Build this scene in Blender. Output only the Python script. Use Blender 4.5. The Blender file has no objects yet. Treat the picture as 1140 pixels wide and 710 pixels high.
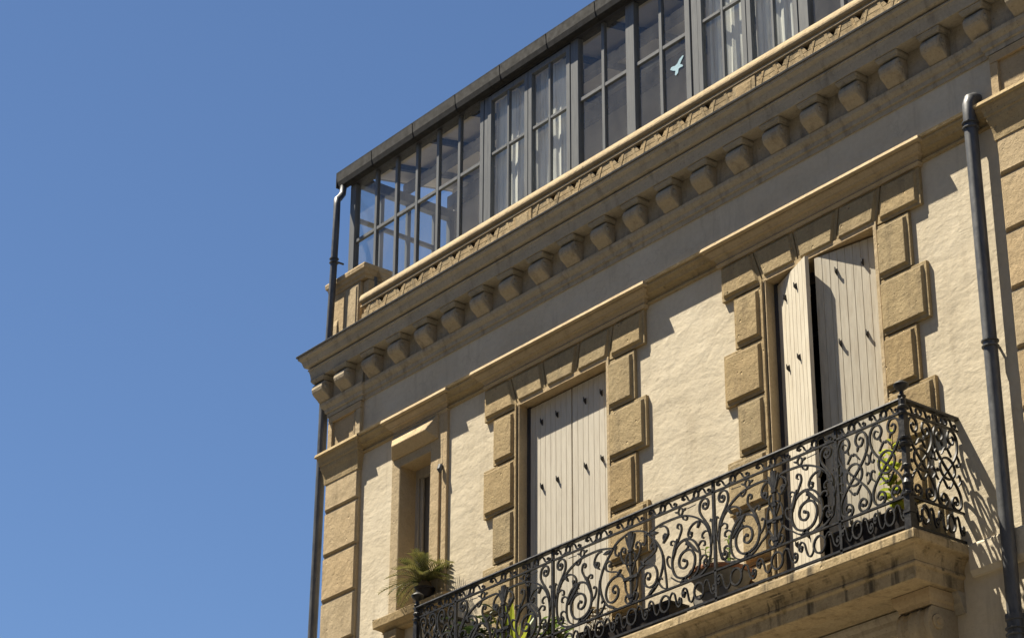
import bpy, bmesh, math, random
from mathutils import Vector, Matrix
random.seed(7)
SC = bpy.context.scene
COL = SC.collection
rad = math.radians

# ------------------------------------------------------------------ camera
F_PX = 2700.6
PITCH, YAW, ROLL = rad(25.906), rad(38.33), rad(.286)
fw = Vector((-math.cos(YAW)*math.cos(PITCH), math.sin(YAW)*math.cos(PITCH), math.sin(PITCH)))
rt0 = Vector((math.sin(YAW), math.cos(YAW), 0)); up0 = rt0.cross(fw)
rt = (math.cos(ROLL)*rt0 + math.sin(ROLL)*up0).normalized(); up = rt.cross(fw)
cam = bpy.data.cameras.new("camera")
cam.sensor_width = 36; cam.lens = F_PX/1140*36
cam.clip_start = .1; cam.clip_end = 3000
co = bpy.data.objects.new("camera", cam); COL.objects.link(co)
m = Matrix((rt, up, -fw)).transposed().to_4x4()
m.translation = Vector((18.80471, -12.5, 1.7))
co.matrix_world = m
SC.camera = co

# ------------------------------------------------------------------ sky, sun, exposure
SUNV = Vector((-1.45, -1.0, 3.3)).normalized()        # towards the sun
W = bpy.data.worlds.new("World"); SC.world = W; W.use_nodes = True
nt = W.node_tree; nt.nodes.clear()
sky = nt.nodes.new("ShaderNodeTexSky"); sky.sky_type = 'NISHITA'; sky.sun_disc = False
sky.sun_elevation = math.asin(SUNV.z); sky.sun_rotation = math.atan2(SUNV.x, SUNV.y)
sky.altitude = 700; sky.air_density = .95; sky.dust_density = 0; sky.ozone_density = 6.0
bg = nt.nodes.new("ShaderNodeBackground"); bg.inputs[1].default_value = .05
wo = nt.nodes.new("ShaderNodeOutputWorld")
nt.links.new(sky.outputs[0], bg.inputs[0]); nt.links.new(bg.outputs[0], wo.inputs[0])
sl = bpy.data.lights.new("sun", 'SUN'); sl.energy = 5.0; sl.angle = rad(.5); sl.color = (1, .915, .755)
so = bpy.data.objects.new("sun", sl); COL.objects.link(so)
so.rotation_euler = SUNV.to_track_quat('Z', 'Y').to_euler(); so.location = (0, -10, 40)
vs = SC.view_settings
vs.view_transform = 'Standard'; vs.look = 'None'; vs.gamma = 1; vs.use_curve_mapping = False
vs.exposure = 1.28
SC.cycles.max_bounces = 8; SC.cycles.diffuse_bounces = 5; SC.cycles.transparent_max_bounces = 24

# ------------------------------------------------------------------ materials
def N(nt, t, **k):
    n = nt.nodes.new(t)
    for a, v in k.items():
        if a.startswith('i_'):
            key = a[2:]
            n.inputs[int(key) if key.isdigit() else key.replace('_', ' ')].default_value = v
        else: setattr(n, a, v)
    return n
def newmat(name, rough=.8, metal=0, spec=.3):
    mt = bpy.data.materials.new(name); mt.use_nodes = True
    b = mt.node_tree.nodes['Principled BSDF']
    b.inputs['Roughness'].default_value = rough; b.inputs['Metallic'].default_value = metal
    b.inputs['Specular IOR Level'].default_value = spec
    return mt, mt.node_tree, b
def coord(nt, scale=(1, 1, 1)):
    tc = N(nt, 'ShaderNodeNewGeometry'); mp = N(nt, 'ShaderNodeMapping'); mp.inputs['Scale'].default_value = scale
    nt.links.new(tc.outputs['Position'], mp.inputs[0]); return mp.outputs[0]
def noise(nt, vec, scale, detail=5, rough=.6):
    n = N(nt, 'ShaderNodeTexNoise'); n.inputs['Scale'].default_value = scale
    n.inputs['Detail'].default_value = detail; n.inputs['Roughness'].default_value = rough
    nt.links.new(vec, n.inputs['Vector']); return n.outputs['Fac']
def ramp(nt, fac, stops):
    r = N(nt, 'ShaderNodeValToRGB'); e = r.color_ramp.elements
    while len(e) < len(stops): e.new(.5)
    for el, (p, c) in zip(e, stops):
        el.position = p; el.color = (*c, 1) if len(c) == 3 else c
    nt.links.new(fac, r.inputs[0]); return r.outputs[0]
def mix(nt, fac, a, b, mode='MIX'):
    x = N(nt, 'ShaderNodeMix', data_type='RGBA', blend_type=mode)
    if isinstance(fac, float): x.inputs[0].default_value = fac
    else: nt.links.new(fac, x.inputs[0])
    for s, v in ((6, a), (7, b)):
        if isinstance(v, tuple): x.inputs[s].default_value = (*v, 1)
        else: nt.links.new(v, x.inputs[s])
    return x.outputs[2]
def bump(nt, b, fac, strength, dist=.01, prev=None):
    n = N(nt, 'ShaderNodeBump'); n.inputs['Strength'].default_value = strength; n.inputs['Distance'].default_value = dist
    nt.links.new(fac, n.inputs['Height'])
    if prev is not None: nt.links.new(prev, n.inputs['Normal'])
    nt.links.new(n.outputs[0], b.inputs['Normal']); return n.outputs[0]
G3 = lambda v: (v, v, v)

def stone_mat(name, base, dark, light, grime, pit=.6, grain=1.0, grime_lo=.52, drip=0):
    mt, t, b = newmat(name, .9, 0, .15)
    v = coord(t)
    c = ramp(t, noise(t, v, 3.1, 6, .65), [(.3, dark), (.5, base), (.72, light)])
    c = mix(t, .55, c, ramp(t, noise(t, v, 42, 4, .7), [(.3, dark), (.55, base), (.75, light)]))
    # dark weather stains, drawn down the stone by rain
    st = noise(t, coord(t, (5, 5, 1.1)), 1.6, 6, .68)
    k = ramp(t, st, [(grime_lo, G3(0)), (grime_lo+.22, G3(.8))])
    c = mix(t, k, c, grime)
    if drip:
        d1 = noise(t, coord(t, (6.5, 6.5, .5)), 1.5, 3, .55)
        c = mix(t, ramp(t, noise(t, v, 11, 6, .7), [(.52, G3(0)), (.66, G3(.55))]), c, (.17, .13, .06))
        gd = N(t, 'ShaderNodeNewGeometry'); sd = N(t, 'ShaderNodeSeparateXYZ'); t.links.new(gd.outputs['True Normal'], sd.inputs[0])
        az = N(t, 'ShaderNodeMath', operation='ABSOLUTE'); t.links.new(sd.outputs[2], az.inputs[0])
        vf = ramp(t, az.outputs[0], [(.55, G3(1)), (.8, G3(0))])
        c = mix(t, mix(t, 1.0, ramp(t, d1, [(.55, G3(0)), (.66, G3(drip))]), vf, 'MULTIPLY'), c, (.05, .044, .034))
    # black lichen on upper faces of ledges, darkened to cut the sunlight they bounce
    ge = N(t, 'ShaderNodeNewGeometry'); sx = N(t, 'ShaderNodeSeparateXYZ'); t.links.new(ge.outputs['True Normal'], sx.inputs[0])
    ad = N(t, 'ShaderNodeMath', operation='MULTIPLY_ADD'); t.links.new(noise(t, v, 6, 5, .7), ad.inputs[0]); ad.inputs[1].default_value = .6; t.links.new(sx.outputs[2], ad.inputs[2])
    c = mix(t, ramp(t, ad.outputs[0], [(.72, G3(0)), (.95, G3(.9))]), c, (.07, .062, .048))
    # pits
    vo = N(t, 'ShaderNodeTexVoronoi'); vo.inputs['Scale'].default_value = 26; t.links.new(v, vo.inputs['Vector'])
    pitm = ramp(t, vo.outputs['Distance'], [(.05, G3(0)), (.16, G3(1))])
    c = mix(t, .35, c, mix(t, 1.0, c, pitm, 'MULTIPLY'))
    gi = N(t, 'ShaderNodeNewGeometry')
    c = mix(t, 1.0, c, ramp(t, gi.outputs['Random Per Island'], [(0, (.84, .85, .87)), (.5, (1, 1, 1)), (1, (1.0, .95, .88))]), 'MULTIPLY')
    t.links.new(c, b.inputs['Base Color'])
    p = bump(t, b, noise(t, v, 30*grain, 6, .72), .55, .012)
    p = bump(t, b, noise(t, v, 7, 3, .5), .5, .02, p)
    p = bump(t, b, pitm, pit, .008, p)
    v2 = N(t, 'ShaderNodeTexVoronoi'); v2.inputs['Scale'].default_value = 8.5; v2.inputs['Randomness'].default_value = 1; t.links.new(v, v2.inputs['Vector'])
    big = ramp(t, v2.outputs['Distance'], [(.045, G3(0)), (.11, G3(1))])
    bump(t, b, big, pit*1.2, .02, p)
    return mt
M = {}
M['stone'] = stone_mat('limestone', (.41, .315, .175), (.30, .225, .125), (.50, .395, .235), (.21, .165, .10), grime_lo=.54)
M['stone_pale'] = stone_mat('pale_limestone', (.49, .385, .24), (.39, .30, .18), (.57, .455, .295), (.29, .225, .14), .3, grime_lo=.56)
M['stone_worn'] = stone_mat('weathered_limestone', (.41, .31, .175), (.28, .21, .12), (.50, .385, .225), (.06, .05, .036), .5, grime_lo=.50)
M['stone_drip'] = stone_mat('rain_streaked_limestone', (.44, .35, .215), (.31, .245, .145), (.54, .44, .27), (.16, .13, .085), .45, grime_lo=.55, drip=.8)
M['stone_old'] = stone_mat('grey_weathered_limestone', (.44, .385, .29), (.33, .285, .215), (.53, .46, .35), (.16, .14, .11), .4, grime_lo=.54)

def plaster_mat():
    mt, t, b = newmat('rough_cream_plaster', .92, 0, .12)
    v = coord(t)
    c = ramp(t, noise(t, v, 1.4, 5, .6), [(.3, (.55, .475, .345)), (.5, (.64, .56, .42)), (.7, (.70, .625, .485))])
    c = mix(t, .3, c, ramp(t, noise(t, v, 22, 5, .7), [(.3, (.48, .40, .28)), (.6, (.68, .595, .45))]))
    k = ramp(t, noise(t, coord(t, (3.5, 3.5, .5)), 1.3, 6, .7), [(.54, G3(0)), (.74, G3(.75))])
    c = mix(t, k, c, (.42, .355, .255))
    k2 = ramp(t, noise(t, coord(t, (1, 1, .8)), .9, 4, .55), [(.5, G3(0)), (.7, G3(.45))])
    c = mix(t, k2, c, (.53, .45, .325))
    cr = N(t, 'ShaderNodeTexVoronoi', feature='DISTANCE_TO_EDGE'); cr.inputs['Scale'].default_value = .75; cr.inputs['Randomness'].default_value = 1
    wv = N(t, 'ShaderNodeVectorMath', operation='ADD'); nn = N(t, 'ShaderNodeTexNoise'); nn.inputs['Scale'].default_value = 2.5; nn.inputs['Detail'].default_value = 6
    t.links.new(v, nn.inputs['Vector']); sc_ = N(t, 'ShaderNodeVectorMath', operation='SCALE'); sc_.inputs['Scale'].default_value = .9
    t.links.new(nn.outputs['Color'], sc_.inputs[0]); t.links.new(v, wv.inputs[0]); t.links.new(sc_.outputs[0], wv.inputs[1]); t.links.new(wv.outputs[0], cr.inputs['Vector'])
    c = mix(t, ramp(t, cr.outputs['Distance'], [(.0, G3(.22)), (.005, G3(0))]), c, (.30, .245, .165))
    t.links.new(c, b.inputs['Base Color'])
    # trowelled, lumpy surface
    n1 = N(t, 'ShaderNodeTexNoise'); n1.inputs['Scale'].default_value = 4.2; n1.inputs['Detail'].default_value = 3
    n1.inputs['Distortion'].default_value = .35; t.links.new(coord(t, (.75, 1, 1.25)), n1.inputs['Vector'])
    p = bump(t, b, n1.outputs['Fac'], .5, .022)
    p = bump(t, b, noise(t, coord(t, (1, 1, 1.4)), 15, 5, .62), .45, .010, p)
    bump(t, b, noise(t, v, 75, 4, .7), .3, .004, p)
    return mt
M['plaster'] = plaster_mat()

def paint_mat(name, base, dark, rough=.55, n=9, bmp=.15, streak=True):
    mt, t, b = newmat(name, rough, 0, .3)
    c = ramp(t, noise(t, coord(t, (6, 6, .7) if streak else (1, 1, 1)), n, 5, .65), [(.32, dark), (.6, base)])
    t.links.new(c, b.inputs['Base Color'])
    bump(t, b, noise(t, coord(t, (12, 12, 1)), 8, 4, .6), bmp, .004)
    return mt
M['shutter'] = paint_mat('off_white_shutter_paint', (.60, .55, .455), (.50, .45, .365), .65, 6, .25)
M['shutter2'] = paint_mat('cream_shutter_paint', (.60, .545, .435), (.48, .42, .32), .65, 6, .25)
M['frame_grey'] = paint_mat('grey_frame_paint', (.17, .175, .175), (.125, .13, .135), .5, 6, .08)
M['frame_dark_and_shade'] = paint_mat('dark_window_paint_and_shade', (.06, .062, .07), (.035, .036, .042), .5, 6, .08)  # window paint; also the shade painted on head beam and left jambs
M['frame_beige'] = paint_mat('beige_window_paint', (.42, .38, .32), (.32, .29, .25), .5, 6, .08)
M['interior'] = paint_mat('interior_plaster', (.58, .54, .48), (.50, .465, .42), .9, 3, .05, False)
M['ceiling'] = paint_mat('ceiling_board', (.72, .66, .57), (.62, .565, .48), .9, 3, .05, False)
M['floor_tile'] = paint_mat('pale_tile_floor', (.55, .48, .39), (.45, .39, .31), .7, 5, .05, False)

def iron_mat():
    mt, t, b = newmat('weathered_wrought_iron', .42, .0, .4)
    v = coord(t)
    c = ramp(t, noise(t, v, 19, 5, .7), [(.3, (.008, .008, .009)), (.55, (.016, .0155, .016)), (.8, (.045, .04, .034))])
    t.links.new(c, b.inputs['Base Color'])
    r = ramp(t, noise(t, v, 30, 4, .6), [(.3, G3(.33)), (.7, G3(.62))]); t.links.new(r, b.inputs['Roughness'])
    bump(t, b, noise(t, v, 60, 3, .6), .3, .003)
    return mt
M['iron'] = iron_mat()
def zinc_mat(name, a, c2, rough=.42, metal=.6):
    mt, t, b = newmat(name, rough, metal, .5)
    c = ramp(t, noise(t, coord(t, (3, 3, .8)), 5, 6, .7), [(.3, a), (.65, c2)])
    t.links.new(c, b.inputs['Base Color'])
    r = ramp(t, noise(t, coord(t), 14, 4, .6), [(.3, G3(rough-.08)), (.7, G3(rough+.18))]); t.links.new(r, b.inputs['Roughness'])
    bump(t, b, noise(t, coord(t), 24, 4, .6), .15, .004)
    return mt
M['zinc'] = zinc_mat('zinc_pipe', (.05, .053, .06), (.12, .122, .125), .45, .25)
M['zinc_dark'] = zinc_mat('weathered_zinc_gutter', (.010, .0095, .009), (.022, .020, .018), .8, 0)
M['zinc_black'] = zinc_mat('tarred_zinc', (.012, .012, .012), (.03, .029, .028), .7, .1)
M['roof'] = zinc_mat('zinc_roof_sheet', (.13, .125, .12), (.2, .195, .185), .55, .4)

def glass_mat():
    mt = bpy.data.materials.new('window_glass'); mt.use_nodes = True; t = mt.node_tree; t.nodes.clear()
    o = N(t, 'ShaderNodeOutputMaterial'); tr = N(t, 'ShaderNodeBsdfTransparent'); tr.inputs[0].default_value = (.93, .95, .94, 1)
    gl = N(t, 'ShaderNodeBsdfGlossy'); gl.inputs['Roughness'].default_value = .015; gl.inputs[0].default_value = (1, 1, 1, 1)
    df = N(t, 'ShaderNodeBsdfDiffuse'); df.inputs[0].default_value = (.55, .53, .49, 1)
    ge = N(t, 'ShaderNodeNewGeometry'); dt = N(t, 'ShaderNodeVectorMath', operation='DOT_PRODUCT')
    t.links.new(ge.outputs['Normal'], dt.inputs[0]); t.links.new(ge.outputs['Incoming'], dt.inputs[1])
    ab = N(t, 'ShaderNodeMath', operation='ABSOLUTE'); t.links.new(dt.outputs['Value'], ab.inputs[0])
    om = N(t, 'ShaderNodeMath', operation='SUBTRACT'); om.inputs[0].default_value = 1; t.links.new(ab.outputs[0], om.inputs[1])
    pw = N(t, 'ShaderNodeMath', operation='POWER'); t.links.new(om.outputs[0], pw.inputs[0]); pw.inputs[1].default_value = 5
    fr = N(t, 'ShaderNodeMath', operation='MULTIPLY_ADD'); t.links.new(pw.outputs[0], fr.inputs[0]); fr.inputs[1].default_value = .7; fr.inputs[2].default_value = .05
    mx = N(t, 'ShaderNodeMixShader'); m2 = N(t, 'ShaderNodeMixShader')
    dirt = ramp(t, noise(t, coord(t, (1, 1, .5)), 3, 5, .7), [(.3, G3(.05)), (.75, G3(.17))])
    t.links.new(dirt, m2.inputs[0]); t.links.new(tr.outputs[0], m2.inputs[1]); t.links.new(df.outputs[0], m2.inputs[2])
    t.links.new(fr.outputs[0], mx.inputs[0]); t.links.new(m2.outputs[0], mx.inputs[1]); t.links.new(gl.outputs[0], mx.inputs[2])
    bp = N(t, 'ShaderNodeBump'); bp.inputs['Strength'].default_value = .04; bp.inputs['Distance'].default_value = .02
    t.links.new(noise(t, coord(t), 2.2, 2, .5), bp.inputs['Height'])
    t.links.new(bp.outputs[0], gl.inputs['Normal'])
    t.links.new(mx.outputs[0], o.inputs[0]); return mt
M['glass'] = glass_mat()
def darkglass_mat():
    mt, t, b = newmat('dark_room_glass', .05, 0, .5)
    b.inputs['Base Color'].default_value = (.012, .013, .016, 1); return mt
M['darkglass'] = darkglass_mat()
def cloth_mat():
    mt = bpy.data.materials.new('white_net_curtain'); mt.use_nodes = True; t = mt.node_tree; t.nodes.clear()
    o = N(t, 'ShaderNodeOutputMaterial'); d = N(t, 'ShaderNodeBsdfDiffuse'); tl = N(t, 'ShaderNodeBsdfTranslucent')
    d.inputs[0].default_value = (.88, .87, .81, 1); tl.inputs[0].default_value = (.8, .79, .74, 1)
    mx = N(t, 'ShaderNodeMixShader'); mx.inputs[0].default_value = .12
    tr = N(t, 'ShaderNodeBsdfTransparent'); m2 = N(t, 'ShaderNodeMixShader')
    hole = ramp(t, noise(t, coord(t, (7, 7, .35)), 2.4, 3, .6), [(.34, G3(.6)), (.50, G3(.0))])
    t.links.new(hole, m2.inputs[0])
    t.links.new(d.outputs[0], mx.inputs[1]); t.links.new(tl.outputs[0], mx.inputs[2])
    t.links.new(mx.outputs[0], m2.inputs[1]); t.links.new(tr.outputs[0], m2.inputs[2])
    t.links.new(m2.outputs[0], o.inputs[0]); return mt
M['cloth'] = cloth_mat()
def plain(name, col, rough=.7, dark=None, scale=12, spec=.3):
    mt, t, b = newmat(name, rough, 0, spec)
    d = dark or tuple(x*.65 for x in col)
    t.links.new(ramp(t, noise(t, coord(t), scale, 5, .65), [(.3, d), (.65, col)]), b.inputs['Base Color'])
    bump(t, b, noise(t, coord(t), scale*3, 4, .6), .3, .004)
    return mt
def leaf_mat(name, a, b_, trans=.4):
    mt = bpy.data.materials.new(name); mt.use_nodes = True; t = mt.node_tree; t.nodes.clear()
    o = N(t, 'ShaderNodeOutputMaterial'); d = N(t, 'ShaderNodeBsdfPrincipled'); tl = N(t, 'ShaderNodeBsdfTranslucent')
    d.inputs['Roughness'].default_value = .5
    c = ramp(t, noise(t, coord(t), 9, 4, .6), [(.35, a), (.65, b_)])
    t.links.new(c, d.inputs['Base Color']); t.links.new(c, tl.inputs[0])
    mx = N(t, 'ShaderNodeMixShader'); mx.inputs[0].default_value = trans
    t.links.new(d.outputs[0], mx.inputs[1]); t.links.new(tl.outputs[0], mx.inputs[2]); t.links.new(mx.outputs[0], o.inputs[0])
    return mt
M['palm'] = leaf_mat('palm_leaf', (.05, .065, .016), (.20, .18, .055), .3)
M['lime'] = leaf_mat('yellow_green_leaf', (.22, .28, .03), (.38, .40, .05), .5)
M['green'] = leaf_mat('mid_green_leaf', (.06, .11, .02), (.14, .19, .04), .4)
M['darkleaf'] = leaf_mat('dark_leaf', (.02, .035, .012), (.05, .075, .022), .25)
M['terracotta'] = plain('terracotta', (.42, .19, .10), .8)
M['grey_pot'] = plain('grey_cement_pot', (.30, .28, .25), .85)
M['black_pot'] = plain('dark_plastic_planter', (.035, .028, .026), .5)
M['soil'] = plain('potting_soil', (.05, .035, .025), .95)
M['bark'] = plain('brown_stem', (.14, .10, .055), .9)
M['curtained'] = plain('dim_curtained_glass', (.20, .18, .155), .3, (.14, .125, .11), 3, .4)
M['sticker'] = plain('pale_blue_vinyl', (.42, .60, .68), .4, (.36, .53, .61))
M['sticker_w'] = plain('white_vinyl', (.8, .82, .82), .4, (.76, .78, .78))
M['petal'] = plain('dry_cream_petals', (.55, .46, .30), .8)
M['pavement'] = plain('pale_stone_paving', (.155, .142, .122), .9, (.12, .11, .095), 2)
M['hook'] = plain('black_hinge_iron', (.03, .028, .028), .5)

# ------------------------------------------------------------------ mesh helpers
class MB:
    def __init__(s): s.v = []; s.f = []
    def add(s, vs_, fs):
        o = len(s.v); s.v += [tuple(p) for p in vs_]; s.f += [tuple(i+o for i in f) for f in fs]
    def box(s, x0, x1, y0, y1, z0, z1):
        s.add([(x0,y0,z0),(x1,y0,z0),(x1,y1,z0),(x0,y1,z0),(x0,y0,z1),(x1,y0,z1),(x1,y1,z1),(x0,y1,z1)],
              [(0,3,2,1),(4,5,6,7),(0,1,5,4),(1,2,6,5),(2,3,7,6),(3,0,4,7)])
    def loft(s, rings, cap=True, closed=True):
        n = len(rings[0]); vs_ = [p for r in rings for p in r]; fs = []
        for i in range(len(rings)-1):
            for j in range(n if closed else n-1):
                a, b = i*n+j, i*n+(j+1) % n
                fs.append((a, b, b+n, a+n))
        if cap: fs.append(tuple(range(n-1, -1, -1))); fs.append(tuple(range((len(rings)-1)*n, len(rings)*n)))
        s.add(vs_, fs)
    def prism(s, poly, y0, y1):                       # polygon in (x,z), from y0 (back) to y1 (front)
        s.loft([[(x, y0, z) for x, z in poly], [(x, y1, z) for x, z in poly]])
    def stone(s, poly, yb, y1, inset, bev, y2):       # border at y1, raised field at y2
        a = inset_poly(poly, inset); b = inset_poly(poly, inset+bev)
        s.loft([[(x, yb, z) for x, z in poly], [(x, y1, z) for x, z in poly],
                [(x, y1, z) for x, z in a], [(x, y2, z) for x, z in b]])
    def sweep(s, prof, path, cap=True):               # prof (out,z) closed; path plan points, outward = right hand
        pts = [Vector(p) for p in path]; rings = []
        for i, p in enumerate(pts):
            ns = []
            if i > 0: d = (p-pts[i-1]).normalized(); ns.append(Vector((d.y, -d.x)))
            if i < len(pts)-1: d = (pts[i+1]-p).normalized(); ns.append(Vector((d.y, -d.x)))
            if len(ns) == 2:
                b = (ns[0]+ns[1]); b = b/(1+ns[0].dot(ns[1]))
            else: b = ns[0]
            rings.append([(p.x+b.x*o, p.y+b.y*o, z) for o, z in prof])
        s.loft(rings, cap)
    def tube(s, pts, r, n=10, cap=True):
        pts = [Vector(p) for p in pts]; rings = []; u = None
        for i, p in enumerate(pts):
            d = (pts[min(i+1, len(pts)-1)]-pts[max(i-1, 0)]).normalized()
            if u is None:
                u = d.orthogonal().normalized()
            else:
                u = (u-d*u.dot(d)).normalized()
            w = d.cross(u); rr = r[i] if isinstance(r, (list, tuple)) else r
            rings.append([p+rr*(math.cos(2*math.pi*k/n)*u+math.sin(2*math.pi*k/n)*w) for k in range(n)])
        s.loft(rings, cap)
    def lathe(s, prof, c, n=16):                      # prof (r,z)
        s.loft([[(c[0]+r*math.cos(2*math.pi*k/n), c[1]+r*math.sin(2*math.pi*k/n), c[2]+z) for k in range(n)] for r, z in prof])
    def bar(s, pts, w, d, map3):                      # flat iron ribbon along plane curve (u,v)
        n = len(pts); rings = []
        for i, (u, v) in enumerate(pts):
            a = pts[max(i-1, 0)]; b = pts[min(i+1, n-1)]
            tx, tz = b[0]-a[0], b[1]-a[1]; L = math.hypot(tx, tz) or 1
            nx, nz = -tz/L, tx/L
            ww = (w[i] if isinstance(w, list) else w)/2
            rings.append([map3(u+nx*ww, v+nz*ww, -d/2), map3(u+nx*ww, v+nz*ww, d/2), map3(u-nx*ww, v-nz*ww, d/2), map3(u-nx*ww, v-nz*ww, -d/2)])
        s.loft(rings)
    def build(s, name, mat, parent=None, smooth=False, bevel=0, loc=None, seg=1):
        me = bpy.data.meshes.new(name); me.from_pydata(s.v, [], s.f)
        bm = bmesh.new(); bm.from_mesh(me)
        bmesh.ops.recalc_face_normals(bm, faces=bm.faces)
        if loc is not None: bmesh.ops.translate(bm, vec=-Vector(loc), verts=bm.verts)
        bm.to_mesh(me); bm.free()
        if smooth:
            for p in me.polygons: p.use_smooth = True
        ob = bpy.data.objects.new(name, me); COL.objects.link(ob)
        for mm in (mat if isinstance(mat, list) else [mat]): me.materials.append(mm)
        if loc is not None: ob.location = loc
        if parent is not None:
            ob.parent = parent; ob.matrix_parent_inverse = Matrix.Translation(-wloc(parent))
        if bevel:
            bv = ob.modifiers.new('bevel', 'BEVEL'); bv.width = bevel; bv.segments = seg; bv.limit_method = 'ANGLE'; bv.angle_limit = rad(40)
        if smooth:
            for p in me.polygons: p.use_smooth = True
            try:
                me.set_sharp_from_angle(angle=rad(38))
            except Exception: pass
        return ob
WL = {}
def wloc(o):
    # world location of an object whose ancestors carry translations undone by matrix_parent_inverse
    return Vector(o.location)
def inset_poly(poly, d):
    n = len(poly); A = sum(poly[i][0]*poly[(i+1) % n][1]-poly[(i+1) % n][0]*poly[i][1] for i in range(n))
    sg = 1 if A > 0 else -1; out = []
    for i in range(n):
        p0, p1, p2 = Vector(poly[i-1]), Vector(poly[i]), Vector(poly[(i+1) % n])
        d1 = (p1-p0).normalized(); d2 = (p2-p1).normalized()
        n1 = Vector((-d1.y, d1.x))*sg; n2 = Vector((-d2.y, d2.x))*sg
        b = (n1+n2)/(1+n1.dot(n2)); q = p1+b*d; out.append((q.x, q.y))
    return out
def catmull(P, k=8, closed=False):
    P = [tuple(p) for p in P]; n = len(P); out = []
    for i in range(n-1):
        p0 = P[max(i-1, 0)]; p1 = P[i]; p2 = P[i+1]; p3 = P[min(i+2, n-1)]
        for j in range(k):
            t = j/k
            out.append(tuple(.5*((2*b)+(-a+c)*t+(2*a-5*b+4*c-d)*t*t+(-a+3*b-3*c+d)*t**3) for a, b, c, d in zip(p0, p1, p2, p3)))
    out.append(P[-1]); return out
def rect(x0, x1, z0, z1): return [(x0, z0), (x1, z0), (x1, z1), (x0, z1)]
def thing(name, label, cat, loc, group=None):
    o = bpy.data.objects.new(name, None); COL.objects.link(o); o.location = loc; o.empty_display_size = .2
    return tag(o, label, cat, group)
def tag(o, label, cat, group=None):
    o['label'] = label; o['category'] = cat
    if group: o['group'] = group
    return o
def copy_child(o, parent, loc):
    c = o.copy(); COL.objects.link(c); c.parent = parent; c.location = loc
    c.matrix_parent_inverse = Matrix.Translation(-wloc(parent)); return c

# ================================================================== GROUND
g = MB(); g.add([(-900, -900, 0), (900, -900, 0), (900, 900, 0), (-900, 900, 0)], [(0, 1, 2, 3)])
gr = g.build('ground', M['pavement']); gr['kind'] = 'structure'

# ================================================================== UNSEEN TERRACE ADDED ACROSS THE STREET TO BLOCK SKYLIGHT
opp = thing('added_terrace', 'plain unseen terrace added across the street, behind the viewpoint, to block skylight', 'building', (6, -20, 0))
mb = MB(); mb.box(-45, 62, -27, -15.0, 0, 18.5); mb.build('wall', M['stone_old'], opp)
mb = MB(); mb.box(-45.4, 62.4, -27.4, -14.7, 18.502, 18.9); mb.build('cornice', M['stone'], opp)
for zz in (1.0, 4.6, 8.2, 11.8, 15.2):
    for ii in range(-5, 8):
        mb = MB(); xx = 6+ii*4.2; mb.box(xx-.6, xx+.6, -15.05, -14.94, zz, zz+2.1); mb.box(xx-.75, xx+.75, -15.05, -14.86, zz-.12, zz-.003)
        mb.build('window', M['shutter'], opp)

# ================================================================== TOWNHOUSE
XR = 14.0          # the facade goes on to the right, out of the frame
XL = .03
house = thing('townhouse', 'cream plaster and limestone townhouse with shuttered windows and an iron balcony', 'building', (5.3, 0, 0))

# openings (x0,x1,z0,z1)
W2 = (3.14, 4.36, 7.74, 10.56); W3 = (6.33, 7.54, 7.74, 10.56); W1 = (1.317, 1.81, 9.06, 10.55)
def wall():
    mb = MB()
    xs = sorted({XL, XR, *[w[0] for w in (W1, W2, W3)], *[w[1] for w in (W1, W2, W3)]})
    for i in range(len(xs)-1):
        a, b = xs[i], xs[i+1]; hole = None
        for w in (W1, W2, W3):
            if abs(w[0]-a) < 1e-6: hole = w
        if hole is None: mb.box(a, b, 0, .5, 0, 12.2)
        else:
            mb.box(a, b, 0, .5, 0, hole[2]); mb.box(a, b, 0, .5, hole[3], 12.2)
    mb.box(XL, XR, .5, 8, 0, 12.2)
    return mb.build('wall', M['plaster'], house)
wall()

# ---- pilasters with quoin blocks
def pilaster(x0, x1):
    mb = MB(); js = [0.0]
    z = 10.44
    zs = [10.76]
    while z > .3: zs.append(z); z -= .468
    zs.append(.0)
    for i in range(len(zs)-1):
        t, b = zs[i], zs[i+1]
        gtop = .0 if i == 0 else .012
        o, q = .0, .018
        poly = rect(x0, x1, b+.010, t-gtop)
        a = inset_poly(poly, q)
        mb.loft([[(x, .02, zz) for x, zz in poly], [(x, -.032, zz) for x, zz in poly], [(x, -.05, zz) for x, zz in a]])
    mb.box(x0+.004, x1-.004, .02, -.026, 0, 10.76)
    p = mb.build('pilaster', M['stone_pale'], house)
    c = MB()
    prof = [(-.03, 10.74), (.006, 10.74), (.010, 10.79), (.016, 10.83), (.022, 10.86), (.036, 10.905), (.038, 10.935), (.046, 10.942), (.05, 10.975), (.062, 11.005), (.066, 11.026), (.082, 11.030), (.086, 11.038), (.077, 11.068), (-.03, 11.10)]
    c.sweep(prof, [(x0, .10), (x0, -.05), (x1, -.05), (x1, .06)])
    c.build('capital', M['stone'], p)
    d = MB()                                               # sunk panel above the capital
    d.box(x0, x1, .02, -.018, 11.102, 11.478)
    for r in (rect(x0, x1, 11.402, 11.476), rect(x0, x0+.075, 11.104, 11.40), rect(x1-.085, x1, 11.104, 11.40)):
        d.prism(r, -.01, -.042)
    d.prism(rect(x1-.13, x1-.105, 11.106, 11.398), -.01, -.030)
    d.build('frieze_panel', M['stone_pale'], p, bevel=.004)
    return p
pilaster(.07, .635); pilaster(8.815, 9.385)

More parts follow.
